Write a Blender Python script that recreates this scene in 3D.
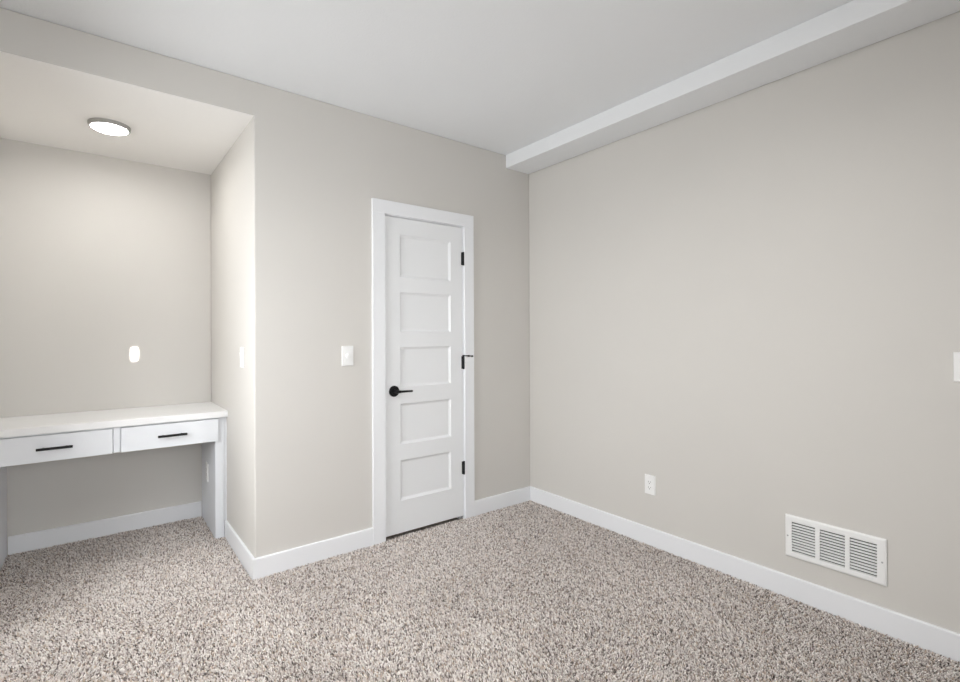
import bpy, bmesh, math
import numpy as np
from mathutils import Vector, Matrix

for o in list(bpy.data.objects):
    bpy.data.objects.remove(o)
S = bpy.context.scene
COL = S.collection
R = math.radians

# ------------------------------------------------------------------ camera
CAM = dict(f=491.72, yaw=37.849, pitch=0.216, roll=-0.222, sy=-7.16, loc=(-2.6746, -2.8063, 1.2827))
_y, _p, _r = R(CAM['yaw']), R(CAM['pitch']), R(CAM['roll'])
_F = Vector((math.sin(_y) * math.cos(_p), math.cos(_y) * math.cos(_p), math.sin(_p)))
_R = Vector((math.cos(_y), -math.sin(_y), 0))
_U = _R.cross(_F)
_R2 = _R * math.cos(_r) + _U * math.sin(_r)
_U2 = _U * math.cos(_r) - _R * math.sin(_r)
cam = bpy.data.cameras.new('camera')
cam.sensor_width = 36.0
cam.lens = CAM['f'] / 960 * 36.0
cam.shift_y = CAM['sy'] / 960
cam.clip_start = 0.05
camo = bpy.data.objects.new('camera', cam)
COL.objects.link(camo)
camo.matrix_world = Matrix((
    (_R2.x, _U2.x, -_F.x, CAM['loc'][0]),
    (_R2.y, _U2.y, -_F.y, CAM['loc'][1]),
    (_R2.z, _U2.z, -_F.z, CAM['loc'][2]),
    (0, 0, 0, 1)))
S.camera = camo

# ------------------------------------------------------------------ exposure, world, daylight
S.view_settings.view_transform = 'Standard'
S.view_settings.look = 'None'
S.view_settings.gamma = 1
S.view_settings.use_curve_mapping = False
S.view_settings.exposure = 0.33

W = bpy.data.worlds.new('world')
S.world = W
W.use_nodes = True
W.node_tree.nodes['Background'].inputs[0].default_value = (0.55, 0.68, 0.9, 1)
W.node_tree.nodes['Background'].inputs[1].default_value = 0.4


def area(name, loc, direction, sx, sy, power, col, spread=180):
    l = bpy.data.lights.new(name, 'AREA')
    l.shape = 'RECTANGLE'
    l.size, l.size_y = sx, sy
    l.energy = power
    l.color = col
    l.spread = R(spread)
    o = bpy.data.objects.new(name, l)
    COL.objects.link(o)
    o.location = loc
    o.rotation_euler = Vector(direction).to_track_quat('-Z', 'Y').to_euler()
    return o


XL, YR = -3.60, -3.75            # left wall and rear wall of the room
# daylight coming in at the left window; unseen fill lamp added at the rear
area('left_window_daylight', (XL + 0.06, -0.60, 1.25), (1, 0.03, -0.26), 0.8, 1.4, 31, (0.96, 0.98, 1.0), 140)
area('rear_fill_light', (-2.3, YR + 0.06, 1.30), (0.0, 1, -0.14), 2.2, 1.3, 23.5, (0.96, 0.98, 1.0), 140)

# the sun: one low beam gets past the rear blind and lands on the alcove wall
PATCH = Vector((-2.480, 1.214, 1.172))
GAP = Vector((-2.25, YR, 2.02))
sun = bpy.data.lights.new('sun', 'SUN')
sun.energy = 40
sun.angle = R(0.35)
sun.color = (1.0, 0.96, 0.9)
suno = bpy.data.objects.new('sun', sun)
COL.objects.link(suno)
suno.location = GAP + (GAP - PATCH).normalized() * 3
suno.rotation_euler = (PATCH - GAP).to_track_quat('-Z', 'Y').to_euler()


# ------------------------------------------------------------------ materials
def mat(name, col, rough=0.6, metal=0.0, bump=None, vary=None, spec=0.5):
    """bump=(scale, strength, distance); vary=(scale, amount)"""
    m = bpy.data.materials.new(name)
    m.use_nodes = True
    nt = m.node_tree
    b = nt.nodes['Principled BSDF']
    b.inputs['Base Color'].default_value = (*col, 1)
    b.inputs['Roughness'].default_value = rough
    b.inputs['Metallic'].default_value = metal
    b.inputs['Specular IOR Level'].default_value = spec
    tc = nt.nodes.new('ShaderNodeTexCoord')
    if vary:
        n = nt.nodes.new('ShaderNodeTexNoise')
        n.inputs['Scale'].default_value = vary[0]
        n.inputs['Detail'].default_value = 3
        r = nt.nodes.new('ShaderNodeValToRGB')
        a = vary[1]
        r.color_ramp.elements[0].position = 0.3
        r.color_ramp.elements[1].position = 0.7
        r.color_ramp.elements[0].color = (*[c * (1 - a) for c in col], 1)
        r.color_ramp.elements[1].color = (*[min(1, c * (1 + a)) for c in col], 1)
        nt.links.new(tc.outputs['Object'], n.inputs['Vector'])
        nt.links.new(n.outputs['Fac'], r.inputs['Fac'])
        nt.links.new(r.outputs['Color'], b.inputs['Base Color'])
    if bump:
        n = nt.nodes.new('ShaderNodeTexNoise')
        n.inputs['Scale'].default_value = bump[0]
        n.inputs['Detail'].default_value = 2
        bp = nt.nodes.new('ShaderNodeBump')
        bp.inputs['Strength'].default_value = bump[1]
        bp.inputs['Distance'].default_value = bump[2]
        nt.links.new(tc.outputs['Object'], n.inputs['Vector'])
        nt.links.new(n.outputs['Fac'], bp.inputs['Height'])
        nt.links.new(bp.outputs['Normal'], b.inputs['Normal'])
    return m


def emis(name, col, strength):
    m = bpy.data.materials.new(name)
    m.use_nodes = True
    b = m.node_tree.nodes['Principled BSDF']
    b.inputs['Base Color'].default_value = (*col, 1)
    b.inputs['Emission Color'].default_value = (*col, 1)
    b.inputs['Emission Strength'].default_value = strength
    return m


M_WALL = mat('beige_wall_paint', (0.63, 0.610, 0.577), 0.7, bump=(160, 0.12, 0.002), vary=(1.3, 0.012), spec=0.3)
M_CEIL = mat('white_ceiling_paint', (0.825, 0.838, 0.85), 0.85, bump=(90, 0.35, 0.003), spec=0.2)
M_ALC = mat('alcove_ceiling_paint_lit', (0.89, 0.875, 0.85), 0.85, bump=(90, 0.25, 0.003), spec=0.2)  # ceiling paint with the alcove's lamplit brightness and warmth put into its colour
M_TRIM = mat('white_trim_paint', (0.82, 0.83, 0.85), 0.38, vary=(2.0, 0.006))
M_DOOR = mat('white_door_paint', (0.80, 0.81, 0.82), 0.42, bump=(220, 0.05, 0.001))
M_DESK = mat('white_lacquer', (0.80, 0.82, 0.85), 0.35, vary=(2.0, 0.006))
M_TOP = mat('white_laminate', (0.84, 0.84, 0.84), 0.3, vary=(3.0, 0.006))
M_BLACK = mat('matte_black_metal', (0.012, 0.012, 0.013), 0.38, metal=0.6, vary=(30, 0.1))
M_PLAST = mat('white_plastic', (0.86, 0.86, 0.85), 0.3, vary=(8, 0.005))
M_SLOT = mat('dark_slot', (0.05, 0.05, 0.05), 0.6, vary=(20, 0.1))
M_VENT = mat('white_enamel_metal', (0.86, 0.86, 0.85), 0.35, vary=(8, 0.005))
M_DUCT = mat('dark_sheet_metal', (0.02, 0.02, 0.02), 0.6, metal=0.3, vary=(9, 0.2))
M_SCREW = mat('screw_steel', (0.45, 0.45, 0.45), 0.4, metal=0.7, vary=(50, 0.1))
M_RIM = mat('satin_rim_unlit_grey', (0.40, 0.39, 0.37), 0.45, vary=(20, 0.02))  # grey carries the shade of the unlit rim
M_LENS = emis('lit_lens', (1.0, 0.98, 0.95), 34.0)
M_BLIND = mat('added_blind_fabric', (0.75, 0.75, 0.74), 0.8, bump=(300, 0.1, 0.001))
M_BACK = mat('carpet_backing', (0.33, 0.28, 0.25), 0.95, bump=(90, 1.0, 0.01), vary=(60, 0.5))


def carpet_mat():
    m = bpy.data.materials.new('frieze_carpet_yarn')
    m.use_nodes = True
    nt = m.node_tree
    b = nt.nodes['Principled BSDF']
    a = nt.nodes.new('ShaderNodeAttribute')
    a.attribute_name = 'yarn'
    n = nt.nodes.new('ShaderNodeTexNoise')
    n.inputs['Scale'].default_value = 420
    tc = nt.nodes.new('ShaderNodeTexCoord')
    mx = nt.nodes.new('ShaderNodeMixRGB')
    mx.blend_type = 'MULTIPLY'
    mx.inputs[0].default_value = 0.1
    nt.links.new(tc.outputs['Object'], n.inputs['Vector'])
    nt.links.new(a.outputs['Color'], mx.inputs[1])
    nt.links.new(n.outputs['Fac'], mx.inputs[2])
    nt.links.new(mx.outputs[0], b.inputs['Base Color'])
    b.inputs['Roughness'].default_value = 0.9
    b.inputs['Specular IOR Level'].default_value = 0.15
    b.inputs['Sheen Weight'].default_value = 0.15
    return m


M_YARN = carpet_mat()


# ------------------------------------------------------------------ mesh helpers
def link(name, bm, m, parent=None, smooth=False, bevel=0, seg=2):
    me = bpy.data.meshes.new(name)
    bmesh.ops.recalc_face_normals(bm, faces=bm.faces)
    bm.to_mesh(me)
    bm.free()
    me.materials.append(m)
    if smooth:
        for p in me.polygons:
            p.use_smooth = True
    o = bpy.data.objects.new(name, me)
    COL.objects.link(o)
    if bevel:
        b = o.modifiers.new('bevel', 'BEVEL')
        b.width = bevel
        b.segments = seg
        b.limit_method = 'ANGLE'
        b.angle_limit = R(40)
        b.harden_normals = False
    if smooth:
        me.set_sharp_from_angle(angle=R(35))
    if parent:
        o.parent = parent
        o.matrix_parent_inverse = Matrix.Translation(-Vector(parent.location))
    return o


def box(bm, a, b):
    x0, x1 = sorted((a[0], b[0])); y0, y1 = sorted((a[1], b[1])); z0, z1 = sorted((a[2], b[2]))
    v = [bm.verts.new(p) for p in ((x0, y0, z0), (x1, y0, z0), (x1, y1, z0), (x0, y1, z0),
                                   (x0, y0, z1), (x1, y0, z1), (x1, y1, z1), (x0, y1, z1))]
    for f in ((0, 3, 2, 1), (4, 5, 6, 7), (0, 1, 5, 4), (1, 2, 6, 5), (2, 3, 7, 6), (3, 0, 4, 7)):
        bm.faces.new([v[i] for i in f])
    return v


def boxes(*prs):
    bm = bmesh.new()
    for a, b in prs:
        box(bm, a, b)
    return bm


def cyl(bm, p0, p1, r0, r1=None, n=24, rings=None):
    """capped tube from p0 to p1; rings = [(t, r)] for a profile"""
    p0, p1 = Vector(p0), Vector(p1)
    r1 = r0 if r1 is None else r1
    rings = rings or [(0, r0), (1, r1)]
    d = (p1 - p0)
    q = d.to_track_quat('Z', 'Y')
    loops = []
    for t, r in rings:
        c = p0 + d * t
        loops.append([bm.verts.new(c + q @ Vector((r * math.cos(2 * math.pi * k / n), r * math.sin(2 * math.pi * k / n), 0)))
                      for k in range(n)])
    for A, B in zip(loops, loops[1:]):
        for k in range(n):
            bm.faces.new((A[k], A[(k + 1) % n], B[(k + 1) % n], B[k]))
    bm.faces.new(loops[0][::-1])
    bm.faces.new(loops[-1])


def panel_wall(us, vs, holes, place, t0, t1):
    """solid slab on a grid with cells left out; place(u, v, t) -> point"""
    us = sorted(set(us) | {h[0] for h in holes} | {h[1] for h in holes})
    vs = sorted(set(vs) | {h[2] for h in holes} | {h[3] for h in holes})
    full = {}
    for i in range(len(us) - 1):
        for j in range(len(vs) - 1):
            cu, cv = (us[i] + us[i + 1]) / 2, (vs[j] + vs[j + 1]) / 2
            full[i, j] = not any(h[0] < cu < h[1] and h[2] < cv < h[3] for h in holes)
    bm = bmesh.new()
    V = {}

    def v(i, j, k):
        if (i, j, k) not in V:
            V[i, j, k] = bm.verts.new(place(us[i], vs[j], (t0, t1)[k]))
        return V[i, j, k]
    for (i, j), ok in full.items():
        if not ok:
            continue
        for k in (0, 1):
            bm.faces.new((v(i, j, k), v(i + 1, j, k), v(i + 1, j + 1, k), v(i, j + 1, k)))
        for di, dj, e in ((-1, 0, ((0, 0), (0, 1))), (1, 0, ((1, 0), (1, 1))), (0, -1, ((0, 0), (1, 0))), (0, 1, ((0, 1), (1, 1)))):
            if not full.get((i + di, j + dj), False):
                (a, b), (c, d) = e
                bm.faces.new((v(i + a, j + b, 0), v(i + c, j + d, 0), v(i + c, j + d, 1), v(i + a, j + b, 1)))
    return bm


def struct(o, kind='structure'):
    o['kind'] = kind
    return o


def tag(o, label, cat, group=None):
    o['label'] = label
    o['category'] = cat
    if group:
        o['group'] = group
    return o


def thing(name, loc, label, cat, group=None):
    o = bpy.data.objects.new(name, None)
    o.empty_display_size = 0.1
    COL.objects.link(o)
    o.location = loc
    return tag(o, label, cat, group)


# ------------------------------------------------------------------ the room
H = 2.646                      # ceiling height
AH = 2.461                     # alcove ceiling height
AX0, AX1, AY = -3.155, -2.016, 1.213
FZ = -0.012                    # under the pile
DX0, DX1, DT = -1.2505, -0.6465, 2.045
T = 0.12

struct(link('floor', boxes(((XL - T, YR - T, FZ - 0.1), (T, AY + T, FZ))), M_BACK))
struct(link('ceiling', boxes(((XL - T, YR - T, H), (T, T, H + 0.12))), M_CEIL))

# door wall, with the alcove opening and the doorway
struct(link('wall_back', panel_wall([XL, 0.0], [FZ, H],
            [(AX0, AX1, FZ, AH + 0.002), (DX0 - 0.012, DX1 + 0.012, FZ, DT + 0.012)],
            lambda u, v, t: (u, t, v), 0.0, T), M_WALL, bevel=0.006))
# right wall, with the duct opening behind the return grille
VY0, VY1, VZ0, VZ1 = -2.207, -1.8135, 0.2005, 0.4015
struct(link('wall_right', panel_wall([YR - T, T], [FZ, H], [(VY0 + 0.02, VY1 - 0.02, VZ0 + 0.018, VZ1 - 0.018)],
            lambda u, v, t: (t, u, v), 0.0, T), M_WALL))
# left wall and rear wall with window openings
struct(link('wall_left', panel_wall([YR - T, T], [FZ, H], [(-1.05, -0.15, 0.5, 2.1)],
            lambda u, v, t: (t, u, v), XL - T, XL), M_WALL))
struct(link('wall_rear', panel_wall([XL, 0.0], [FZ, H], [(-3.4, -0.9, 0.6, 2.2)],
            lambda u, v, t: (u, t, v), YR - T, YR), M_WALL))
# alcove
bm = bmesh.new()
vv = box(bm, (AX1 - 0.0004, 0.0065, FZ), (AX1 + T, AY + T, AH + 0.1))
for q in vv:
    if q.co.y > 0.5 and q.co.x < AX1 + 0.01:
        q.co.x = -2.025
struct(link('wall_alcove_right', bm, M_WALL))
struct(link('wall_alcove_left', boxes(((AX0 - T, T, FZ), (AX0, AY + T, AH + 0.1))), M_WALL))
struct(link('wall_alcove_back', boxes(((AX0, AY, FZ), (-2.026, AY + T, AH + 0.1))), M_WALL))
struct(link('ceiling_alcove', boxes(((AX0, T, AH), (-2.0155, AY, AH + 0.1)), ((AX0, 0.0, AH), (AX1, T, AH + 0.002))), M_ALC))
# unseen closed box added behind the door to keep its gaps dark
struct(link('wall_added_behind_door', boxes(((DX0 - 0.15, 0.75, FZ), (DX1 + 0.15, 0.8, 2.3)),
                                 ((DX0 - 0.2, T + 0.002, FZ), (DX0 - 0.15, 0.8, 2.3)),
                                 ((DX1 + 0.15, T + 0.002, FZ), (DX1 + 0.2, 0.8, 2.3)),
                                 ((DX0 - 0.2, T + 0.002, 2.3), (DX1 + 0.2, 0.8, 2.35))), M_WALL))
# dropped soffit along the right wall; groove left at the wall draws a shade line
BX, BZ = -0.241, 2.547
struct(link('ceiling_soffit', boxes(((BX, YR, BZ), (-0.006, 0.0, H))), M_CEIL, bevel=0.003))

# windows (behind and beside the camera) with unseen blinds added to shut out light
struct(link('window_1', panel_wall([-1.05, -0.15], [0.5, 2.1], [(-0.99, -0.21, 0.56, 2.04)],
            lambda u, v, t: (t, u, v), XL - 0.07, XL - 0.03), M_TRIM))
struct(link('window_2', boxes(((-3.34, YR - 0.10, 0.6), (-0.96, YR - 0.06, 0.66)), ((-3.34, YR - 0.10, 2.14), (-0.96, YR - 0.06, 2.2)),
                              ((-3.4, YR - 0.10, 0.6), (-3.34, YR - 0.06, 2.2)), ((-0.96, YR - 0.10, 0.6), (-0.9, YR - 0.06, 2.2))), M_TRIM))
_bl = link('added_blind', boxes(((XL - 0.02, -1.05, 0.5), (XL - 0.012, -0.15, 2.1))), M_BLIND)
tag(_bl, 'unseen closed pale roller blind added in the side window to shut out light', 'blind')
GW, GH = 0.015, 0.040
_bm = panel_wall([-3.4, -0.9], [0.6, 2.2], [(GAP.x - GW, GAP.x + GW, GAP.z - GH, GAP.z + GH)], lambda u, v, t: (u, t, v), YR - 0.03, YR - 0.022)
_bl = link('added_blind', _bm, M_BLIND)
tag(_bl, 'unseen pale roller blind added in the rear window, its small gap shaped for the sun patch', 'blind')


# baseboards: flat boards with a slightly eased top edge
BBH, BT = 0.104, 0.014


def baseboard(name, a, b, nrm, skew=None):
    """a, b: ends on the wall line, nrm: unit normal into the room"""
    a, b, n = Vector((*a, 0)), Vector((*b, 0)), Vector((*nrm, 0))
    prof = [(0, FZ), (BT, FZ), (BT, BBH - 0.004), (BT - 0.003, BBH), (0, BBH)]
    bm = bmesh.new()
    L = [[bm.verts.new(p + n * d + Vector((0, 0, z))) for d, z in prof] for p in (a, b)]
    k = len(prof)
    for i in range(k):
        bm.faces.new((L[0][i], L[0][(i + 1) % k], L[1][(i + 1) % k], L[1][i]))
    bm.faces.new(L[0]); bm.faces.new(L[1][::-1])
    return struct(link(name, bm, M_TRIM))


CO0, CO1 = -1.3395, -0.5605       # outer edges of the door casing
baseboard('baseboard_right', (0, YR), (0, 0), (-1, 0))
baseboard('baseboard_back', (CO1, 0), (-BT, 0), (0, -1))
baseboard('baseboard_back_middle', (AX1 - BT, 0), (CO0, 0), (0, -1))
baseboard('baseboard_alcove_right', (AX1, 0.0), (-2.020, 0.688), (-1, 0))
baseboard('baseboard_alcove_back', (-3.095, AY), (-2.09, AY), (0, -1))
baseboard('baseboard_alcove_left', (AX0, 0), (AX0, 0.69), (1, 0))
baseboard('baseboard_left', (XL, YR), (XL, 0), (1, 0))
baseboard('baseboard_rear', (XL, YR), (0, YR), (0, 1))
baseboard('baseboard_back_left', (XL, 0), (AX0, 0), (0, -1))

# door casing and jambs
CT = 2.135
bm = boxes(((CO0, -0.017, FZ), (DX0 - 0.005, 0, DT + 0.005)),
           ((DX1 + 0.006, -0.017, FZ), (CO1, 0, DT + 0.005)),
           ((CO0, -0.017, DT + 0.005), (CO1, 0, CT)))
struct(link('trim_1', bm, M_TRIM, bevel=0.0015, seg=1))
bm = boxes(((DX0 - 0.012, 0, FZ), (DX0, T, DT)), ((DX1, 0, FZ), (DX1 + 0.012, T, DT)),
           ((DX0 - 0.012, 0, DT), (DX1 + 0.012, T, DT + 0.012)),
           ((DX0, 0.037, FZ), (DX0 + 0.012, 0.07, DT)), ((DX1 - 0.012, 0.037, FZ), (DX1, 0.07, DT)),
           ((DX0, 0.037, DT - 0.012), (DX1, 0.07, DT)))
struct(link('trim_2', bm, M_TRIM))

# ------------------------------------------------------------------ five panel door
SX0, SX1, SZ0, SZ1 = DX0 + 0.003, DX1 - 0.003, 0.021, DT - 0.004
PX0, PX1 = -1.144, -0.750
PZ = [(0.227, 0.485), (0.587, 0.847), (0.955, 1.211), (1.308, 1.564), (1.660, 1.933)]
bm = bmesh.new()


def quad(pts):
    bm.faces.new([bm.verts.new(p) for p in pts])


YF = 0.0
quad([(SX0, YF, SZ0), (PX0, YF, SZ0), (PX0, YF, SZ1), (SX0, YF, SZ1)])
quad([(PX1, YF, SZ0), (SX1, YF, SZ0), (SX1, YF, SZ1), (PX1, YF, SZ1)])
zz = [SZ0] + [z for p in PZ for z in p] + [SZ1]
for a, b in zip(zz[0::2], zz[1::2]):
    quad([(PX0, YF, a), (PX1, YF, a), (PX1, YF, b), (PX0, YF, b)])
for a, b in PZ:
    steps = [(0, 0), (0.002, 0.003), (0.013, 0.0100), (0.016, 0.0110)]     # moulded sticking
    for (i0, d0), (i1, d1) in zip(steps, steps[1:]):
        o_ = [(PX0 + i0, YF + d0, a + i0), (PX1 - i0, YF + d0, a + i0), (PX1 - i0, YF + d0, b - i0), (PX0 + i0, YF + d0, b - i0)]
        n_ = [(PX0 + i1, YF + d1, a + i1), (PX1 - i1, YF + d1, a + i1), (PX1 - i1, YF + d1, b - i1), (PX0 + i1, YF + d1, b - i1)]
        for k in range(4):
            quad([o_[k], o_[(k + 1) % 4], n_[(k + 1) % 4], n_[k]])
    quad(n_)
YB = YF + 0.035
quad([(SX0, YB, SZ0), (SX0, YB, SZ1), (SX1, YB, SZ1), (SX1, YB, SZ0)])
quad([(SX0, YF, SZ0), (SX0, YF, SZ1), (SX0, YB, SZ1), (SX0, YB, SZ0)])
quad([(SX1, YF, SZ0), (SX1, YB, SZ0), (SX1, YB, SZ1), (SX1, YF, SZ1)])
quad([(SX0, YF, SZ0), (SX0, YB, SZ0), (SX1, YB, SZ0), (SX1, YF, SZ0)])
quad([(SX0, YF, SZ1), (SX1, YF, SZ1), (SX1, YB, SZ1), (SX0, YB, SZ1)])
bmesh.ops.remove_doubles(bm, verts=bm.verts, dist=1e-5)
door = struct(link('door_1', bm, M_DOOR))

hz, hx = 0.932, -1.189
bm = bmesh.new()
cyl(bm, (hx, 0.0, hz), (hx, -0.010, hz), 0.033, n=40, rings=[(0, 0.035), (0.7, 0.035), (1.0, 0.032)])
ros = link('door_handle', bm, M_BLACK, door, smooth=True)
bm = bmesh.new()
cyl(bm, (hx, -0.008, hz), (hx, -0.052, hz), 0.011, n=20)
cyl(bm, (hx - 0.008, -0.050, hz), (hx + 0.108, -0.050, hz - 0.002), 0.0095, n=20,
    rings=[(0, 0.006), (0.02, 0.0095), (0.15, 0.0095), (0.3, 0.0075), (0.97, 0.0065), (1, 0.005)])
link('lever', bm, M_BLACK, ros, smooth=True)
for i, z in enumerate((0.357, 1.095, 1.824)):
    bm = bmesh.new()
    x = DX1 - 0.0015
    cyl(bm, (x, -0.0085, z - 0.047), (x, -0.0085, z + 0.047), 0.0075, n=18,
        rings=[(0, 0.0045), (0.02, 0.0075), (0.34, 0.0075), (0.342, 0.0068), (0.348, 0.0075), (0.65, 0.0075),
               (0.652, 0.0068), (0.658, 0.0075), (0.98, 0.0075), (1, 0.0045)])
    box(bm, (x - 0.012, -0.003, z - 0.044), (x + 0.001, 0.0006, z + 0.044))
    h = link('hinge', bm, M_BLACK, door, smooth=True)
    if i == 1:                                              # hinge pin door stop
        bm = bmesh.new()
        cyl(bm, (x, -0.0085, z + 0.046), (x, -0.0085, z + 0.053), 0.008, n=18)
        cyl(bm, (x, -0.012, z + 0.048), (x + 0.060, -0.030, z + 0.044), 0.0038, n=12)
        cyl(bm, (x + 0.028, -0.020, z + 0.046), (x + 0.040, -0.024, z + 0.0455), 0.0062, n=14)
        cyl(bm, (x + 0.055, -0.029, z + 0.044), (x + 0.066, -0.031, z + 0.0435), 0.006, n=14)
        link('door_stop', bm, M_BLACK, h, smooth=True)

# ------------------------------------------------------------------ built-in desk
DC = (AX0 + -2.02) / 2
desk = thing('built_in_desk', (DC, 0.95, 0.0), 'white built-in desk with two drawers filling the alcove', 'desk')
TZ0, TZ1 = 0.772, 0.811
DF = 0.657
bm = bmesh.new()
vv = box(bm, (AX0, DF, TZ0), (-2.0195, AY - 0.002, TZ1))
for q in vv:
    if q.co.x > -2.1 and q.co.y > 1:
        q.co.x = -2.0255
link('desktop', bm, M_TOP, desk, bevel=0.0035, seg=3)
LY = 0.694
LI0, LI1 = -3.100, -2.0865
for x0, x1 in ((LI0 - 0.05, LI0), (LI1, LI1 + 0.050)):
    link('leg_panel', boxes(((x0, LY, FZ), (x1, AY - 0.002, TZ0))), M_DESK, desk, bevel=0.0015, seg=1)
link('scribe_strip', boxes(((LI1 + 0.050, LY + 0.006, FZ), (-2.0195, LY + 0.026, TZ0))), M_DESK, desk)
link('scribe_strip', boxes(((AX0, LY + 0.006, FZ), (LI0 - 0.05, LY + 0.026, TZ0))), M_DESK, desk)
AZ = 0.628
bm = boxes(((LI0, LY, AZ), (LI1, LY + 0.018, TZ0)),            # face frame rail and carcass around the drawers
           ((LI0, LY + 0.018, AZ), (LI1, 1.15, AZ + 0.012)))
link('apron', bm, M_DESK, desk)
link('centre_stile', boxes(((-2.606, LY - 0.012, AZ - 0.003), (-2.574, LY, TZ0))), M_DESK, desk, bevel=0.001, seg=1)
SZ = (0.622, 0.763)
for x0, x1, hx0, hx1 in ((-3.107, -2.609, -2.931, -2.782), (-2.571, -2.073, -2.396, -2.246)):
    dr = link('drawer', boxes(((x0, 0.674, SZ[0]), (x1, LY - 0.0005, SZ[1]))), M_DESK, desk, bevel=0.0015, seg=1)
    bm = bmesh.new()
    z, y = 0.6935, 0.646
    cyl(bm, (hx0, y, z), (hx1, y, z), 0.0058, n=16, rings=[(0, 0.006), (0.01, 0.0072), (0.99, 0.0072), (1, 0.006)])
    for xp in (hx0 + 0.027, hx1 - 0.027):
        cyl(bm, (xp, 0.675, z), (xp, y, z), 0.005, n=14)
    link('drawer_handle', bm, M_BLACK, dr, smooth=True)

# ------------------------------------------------------------------ flat round ceiling lights
def ceiling_light(LX, LYY, CZ, power, spread, label):
    LR = 0.097
    lamp = thing('ceiling_light', (LX, LYY, CZ), label, 'ceiling light')
    n = 64

    def ring(prof, cap, nm, m):
        bm = bmesh.new()
        L = [[bm.verts.new((LX + r * math.cos(2 * math.pi * k / n), LYY + r * math.sin(2 * math.pi * k / n), CZ + z)) for k in range(n)] for r, z in prof]
        for A, B in zip(L, L[1:]):
            for k in range(n):
                bm.faces.new((A[k], A[(k + 1) % n], B[(k + 1) % n], B[k]))
        if cap:
            bm.faces.new(L[-1])
        link(nm, bm, m, lamp, smooth=True)
    ring([(LR, 0.0), (LR, -0.014), (LR - 0.003, -0.019), (LR - 0.012, -0.021), (LR - 0.012, -0.010)], False, 'trim_ring', M_RIM)
    rr = LR - 0.012
    ring([(rr, -0.012), (rr * 0.97, -0.021), (rr * 0.85, -0.027), (rr * 0.6, -0.032), (rr * 0.3, -0.034)], True, 'lens', M_LENS)
    l = bpy.data.lights.new('lamp_light', 'AREA')
    l.shape = 'DISK'
    l.size = 0.16
    l.energy = power
    l.spread = R(spread)
    l.color = (1.0, 0.98, 0.96)
    lo = bpy.data.objects.new('lamp_light', l)
    COL.objects.link(lo)
    lo.location = (LX, LYY, CZ - 0.038)


ceiling_light(-2.622, 0.612, AH, 2.5, 175, 'round flat lit ceiling light in the desk alcove')
ceiling_light(-1.60, -1.95, H, 9, 160, 'round flat lit ceiling light of the main room, above the camera')


# ------------------------------------------------------------------ switches and outlets
def frame_of(origin, nrm):
    """local x = along the wall, y = up, z = out of the wall"""
    n_ = Vector(nrm)
    up = Vector((0, 0, 1))
    xax = up.cross(n_)
    return Matrix((( xax.x, up.x, n_.x, origin[0]), (xax.y, up.y, n_.y, origin[1]), (xax.z, up.z, n_.z, origin[2]), (0, 0, 0, 1)))


def rbox(bm, x0, x1, y0, y1, z0, z1, ch=0.0):
    v = box(bm, (x0, y0, z0), (x1, y1, z1))
    if ch:
        for q in v:
            if abs(q.co.z - z1) < 1e-6:
                q.co.x -= math.copysign(ch, q.co.x - (x0 + x1) / 2)
                q.co.y -= math.copysign(ch, q.co.y - (y0 + y1) / 2)


def plate_thing(name, origin, nrm, label, cat, kind):
    mtx = frame_of(origin, nrm)
    t = thing(name, origin, label, cat)

    def put(nm, bm, m, parent):
        bm.transform(mtx)
        o = link(nm, bm, m, None)
        o.parent = parent
        loc = Vector(origin)
        for vtx in o.data.vertices:
            vtx.co -= loc
        return o
    bm = bmesh.new()
    rbox(bm, -0.0365, 0.0365, -0.0595, 0.0595, 0, 0.0065, 0.003)
    pl = put('cover_plate', bm, M_PLAST, t)
    for s in (-1, 1):
        b = bmesh.new()
        cyl(b, (0, s * 0.048, 0.006), (0, s * 0.048, 0.0075), 0.003, n=14)
        put('screw', b, M_PLAST, pl)
    if kind == 'toggle':
        b = bmesh.new()
        rbox(b, -0.017, 0.017, -0.034, 0.034, 0.006, 0.0078, 0.001)
        put('switch_frame', b, M_PLAST, t)
        b = bmesh.new()
        rbox(b, -0.0135, 0.0135, -0.029, 0.029, 0.0075, 0.0105, 0.001)
        for q in b.verts:
            if q.co.z > 0.010:
                q.co.z += 0.0035 * (q.co.y / 0.028)
        put('rocker', b, M_PLAST, t)
    if kind == 'dial':
        b = bmesh.new()
        rbox(b, -0.020, 0.020, -0.036, 0.036, 0.006, 0.0082, 0.001)
        put('switch_frame', b, M_PLAST, t)
        b = bmesh.new()
        cyl(b, (0, 0.0, 0.008), (0, 0.0, 0.020), 0.0135, 0.011, n=28, rings=[(0, 0.015), (0.2, 0.013), (0.9, 0.012), (1, 0.010)])
        put('knob', b, M_PLAST, t)
    if kind == 'outlet':
        b = bmesh.new()
        rbox(b, -0.017, 0.017, -0.034, 0.034, 0.006, 0.0078, 0.001)
        face = put('socket_face', b, M_PLAST, t)
        for s in (-1, 1):
            c = s * 0.0165
            b = bmesh.new()
            rbox(b, -0.0080, -0.0060, c - 0.002, c + 0.007, 0.0070, 0.0081)
            rbox(b, 0.0060, 0.0080, c - 0.001, c + 0.006, 0.0070, 0.0081)
            cyl(b, (0, c - 0.008, 0.0070), (0, c - 0.008, 0.0081), 0.0028, n=14)
            put('socket_slots', b, M_SLOT, face)
    return t


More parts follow.
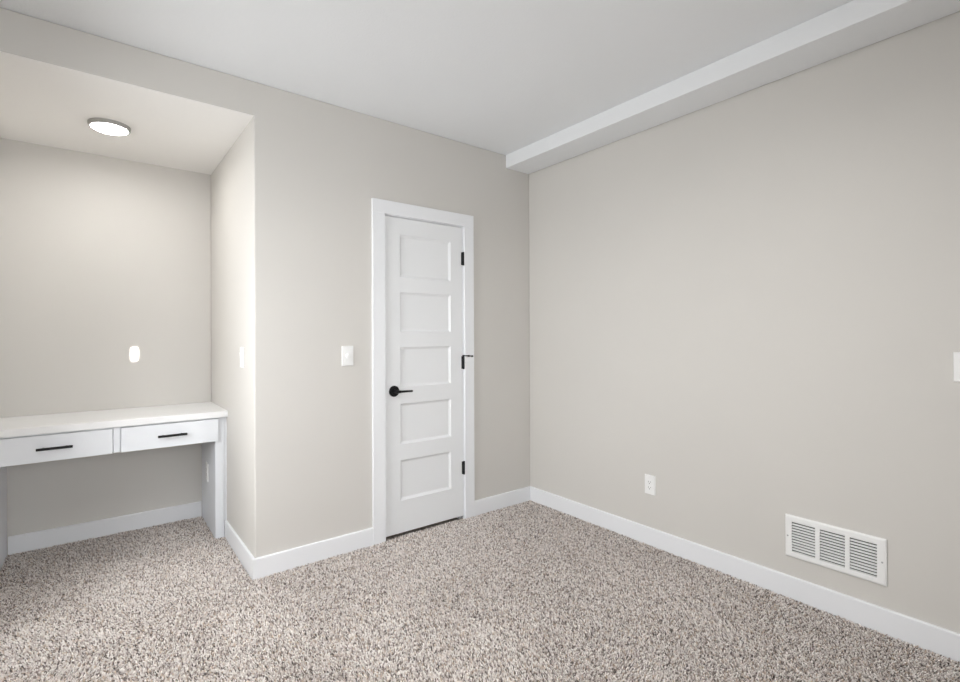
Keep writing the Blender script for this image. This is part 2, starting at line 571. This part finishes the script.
plate_thing('light_switch', (-1.497, 0, 1.165), (0, -1, 0), 'white switch plate on the beige wall left of the white door', 'light switch', 'dial')
plate_thing('light_switch', (-2.0192, 0.262, 1.163), (-1, 0, 0), 'narrow white switch plate on the side wall of the desk alcove', 'light switch', 'toggle')
plate_thing('light_switch', (0, -2.454, 1.152), (-1, 0, 0), 'white switch plate cut off by the right edge of the photo', 'light switch', 'toggle')
plate_thing('wall_outlet', (0, -1.060, 0.365), (-1, 0, 0), 'white outlet low on the long right wall', 'outlet', 'outlet')
plate_thing('wall_outlet', (LI1, 0.975, 0.366), (-1, 0, 0), 'white outlet under the desk on its right side panel', 'outlet', 'outlet')

# ------------------------------------------------------------------ return air grille
vent = thing('return_air_grille', (0, (VY0 + VY1) / 2, VZ0), 'white louvred return air grille low on the right wall', 'air vent')
XF = -0.0115
ops = [(-2.1745, -2.0765), (-2.0585, -1.9605), (-1.9415, -1.8430)]
OZ0, OZ1 = 0.2275, 0.3745
bm = panel_wall([VY0 + 0.006, VY1 - 0.006], [VZ0 + 0.006, VZ1 - 0.006], [(a, b, OZ0, OZ1) for a, b in ops], lambda u, v, t: (t, u, v), XF, XF + 0.0025)
# turned-back rim of the frame
o4 = [(VY0, VZ0), (VY1, VZ0), (VY1, VZ1), (VY0, VZ1)]
i4 = [(VY0 + 0.006, VZ0 + 0.006), (VY1 - 0.006, VZ0 + 0.006), (VY1 - 0.006, VZ1 - 0.006), (VY0 + 0.006, VZ1 - 0.006)]
for k in range(4):
    a, b = o4[k], o4[(k + 1) % 4]
    c, d = i4[(k + 1) % 4], i4[k]
    bm.faces.new([bm.verts.new(p) for p in ((XF + 0.004, *a), (XF + 0.004, *b), (XF, *c), (XF, *d))])
    bm.faces.new([bm.verts.new(p) for p in ((XF + 0.004, *a), (XF + 0.004, *b), (-0.0002, *b), (-0.0002, *a))])
link('grille_frame', bm, M_VENT, vent)
NS = 11
for a, b in ops:
    bm = bmesh.new()
    pitch = (OZ1 - OZ0) / NS
    for k in range(NS + 1):
        zc = OZ0 + pitch * k
        # each louvre slants outward and down
        zt, zb = zc + 0.0022, zc - 0.0036
        xo, xi = XF + 0.0005, XF + 0.0095
        if k == 0:
            zb = OZ0 - 0.001
        if k == NS:
            zt = OZ1 + 0.001
        pr = [(xo, zb), (xo, zb + 0.0012), (xi, zt + 0.0006), (xi, zt - 0.0006)]
        A = [bm.verts.new((x, a - 0.001, z)) for x, z in pr]
        B = [bm.verts.new((x, b + 0.001, z)) for x, z in pr]
        for q in range(4):
            bm.faces.new((A[q], A[(q + 1) % 4], B[(q + 1) % 4], B[q]))
        bm.faces.new(A); bm.faces.new(B[::-1])
    link('louvres', bm, M_VENT, vent)
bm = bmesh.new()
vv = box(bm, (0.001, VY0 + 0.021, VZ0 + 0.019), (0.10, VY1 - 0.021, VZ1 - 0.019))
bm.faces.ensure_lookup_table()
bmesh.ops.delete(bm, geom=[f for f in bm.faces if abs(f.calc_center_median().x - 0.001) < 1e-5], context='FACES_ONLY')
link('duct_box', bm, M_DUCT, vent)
for yy in (-1.8255, -2.1925):
    bm = bmesh.new()
    cyl(bm, (XF + 0.001, yy, 0.3005), (XF - 0.0015, yy, 0.3005), 0.0038, n=16)
    link('screw', bm, M_SCREW, vent, smooth=True)

# ------------------------------------------------------------------ carpet pile
rng = np.random.default_rng(7)
SP = 0.0055


def smooth_noise(x, y, scale, seed):
    r = np.random.default_rng(seed)
    g = r.random((64, 64))
    u, v = x / scale + 40, y / scale + 40
    iu, iv = np.floor(u).astype(int), np.floor(v).astype(int)
    fu, fv = u - iu, v - iv
    fu, fv = fu * fu * (3 - 2 * fu), fv * fv * (3 - 2 * fv)
    a = g[iu % 64, iv % 64]; b = g[(iu + 1) % 64, iv % 64]; c = g[iu % 64, (iv + 1) % 64]; d = g[(iu + 1) % 64, (iv + 1) % 64]
    return (a * (1 - fu) + b * fu) * (1 - fv) + (c * (1 - fu) + d * fu) * fv


gx, gy = np.meshgrid(np.arange(-3.5, -0.014, SP), np.arange(-3.0, AY - 0.012, SP))
px = (gx + rng.uniform(-0.45, 0.45, gx.shape) * SP).ravel()
py = (gy + rng.uniform(-0.45, 0.45, gy.shape) * SP).ravel()
lx, ly = px - CAM['loc'][0], py - CAM['loc'][1]
fwd = lx * _F.x + ly * _F.y
side = lx * _R.x + ly * _R.y
keep = (fwd > 1.35) & (np.abs(side) < fwd * 1.06 + 0.35) & (px < -BT - 0.001)
main = (py < -BT - 0.001) | ((px > DX0 + 0.004) & (px < DX1 - 0.004) & (py < 0.004))
alc = (py >= -BT - 0.001) & (px > AX0 + 0.016) & (px < AX1 - BT - 0.004) & ~((py > LY - 0.003) & ((px > LI1 - 0.003) | (px < LI0 + 0.003))) & (py < AY - BT - 0.002)
keep &= (main | alc)
px, py = px[keep], py[keep]
N = len(px)
# yarn colours: heathered mix of cream, taupe and dark brown
pal = np.array([(0.92, 0.87, 0.83), (0.76, 0.695, 0.655), (0.54, 0.47, 0.43), (0.30, 0.25, 0.22), (0.12, 0.10, 0.09), (0.62, 0.50, 0.40)])
w = np.array([0.28, 0.26, 0.18, 0.13, 0.08, 0.07])
pc = pal[rng.choice(6, N, p=w)] * rng.uniform(0.9, 1.1, (N, 1))
# lay of the pile: wanders slowly (foot and vacuum marks)
lay = smooth_noise(px, py, 0.42, 3) * 2.2 + smooth_noise(px, py, 0.17, 4) * 1.2
ang = lay * 2.0 + rng.normal(0, 1.1, N)
tilt = 0.12 + 0.22 * rng.random(N) + 0.2 * smooth_noise(px, py, 0.3, 9)
h = rng.uniform(0.011, 0.0175, N)
rad = rng.uniform(0.0021, 0.0031, N)
K = 4
verts = np.zeros((N, K * 3 + 1, 3), dtype=np.float32)
tw = rng.uniform(0, 6.28, N)
dx, dy = np.cos(ang), np.sin(ang)
for lvl, (t, rr_) in enumerate(((0.0, 0.8), (0.5, 1.15), (0.88, 0.85))):
    off = tilt * h * t * t * 1.1
    for k in range(K):
        a = tw + k * 2 * np.pi / K + t * 0.9
        verts[:, lvl * K + k, 0] = px + dx * off + rad * rr_ * np.cos(a)
        verts[:, lvl * K + k, 1] = py + dy * off + rad * rr_ * np.sin(a)
        verts[:, lvl * K + k, 2] = FZ + h * t
verts[:, K * 3, 0] = px + dx * tilt * h * 1.15
verts[:, K * 3, 1] = py + dy * tilt * h * 1.15
verts[:, K * 3, 2] = FZ + h
quads = []
for lvl in range(2):
    for k in range(K):
        quads.append((lvl * K + k, lvl * K + (k + 1) % K, (lvl + 1) * K + (k + 1) % K, (lvl + 1) * K + k))
tris = [(2 * K + k, 2 * K + (k + 1) % K, 3 * K) for k in range(K)]
base = (np.arange(N) * (K * 3 + 1))[:, None]
li = np.concatenate([(base + np.array(quads).ravel()[None]), (base + np.array(tris).ravel()[None])], axis=1).ravel().astype(np.int32)
cnt = np.tile(np.array([4] * len(quads) + [3] * len(tris), dtype=np.int32), N)
starts = np.concatenate([[0], np.cumsum(cnt)[:-1]]).astype(np.int32)
me = bpy.data.meshes.new('carpet_pile')
me.vertices.add(N * (K * 3 + 1))
me.vertices.foreach_set('co', verts.ravel())
me.loops.add(len(li))
me.loops.foreach_set('vertex_index', li)
me.polygons.add(len(cnt))
me.polygons.foreach_set('loop_start', starts)
me.polygons.foreach_set('use_smooth', np.ones(len(cnt), dtype=bool))
me.update(calc_edges=True)
ca = me.color_attributes.new('yarn', 'FLOAT_COLOR', 'POINT')
cc = np.ones((N, K * 3 + 1, 4), dtype=np.float32)
cc[:, :, :3] = pc[:, None, :]
ca.data.foreach_set('color', cc.ravel())
me.materials.append(M_YARN)
pile = bpy.data.objects.new('carpet_pile', me)
COL.objects.link(pile)
tag(pile, 'speckled beige and brown carpet pile covering the whole floor', 'carpet')
pile['kind'] = 'stuff'
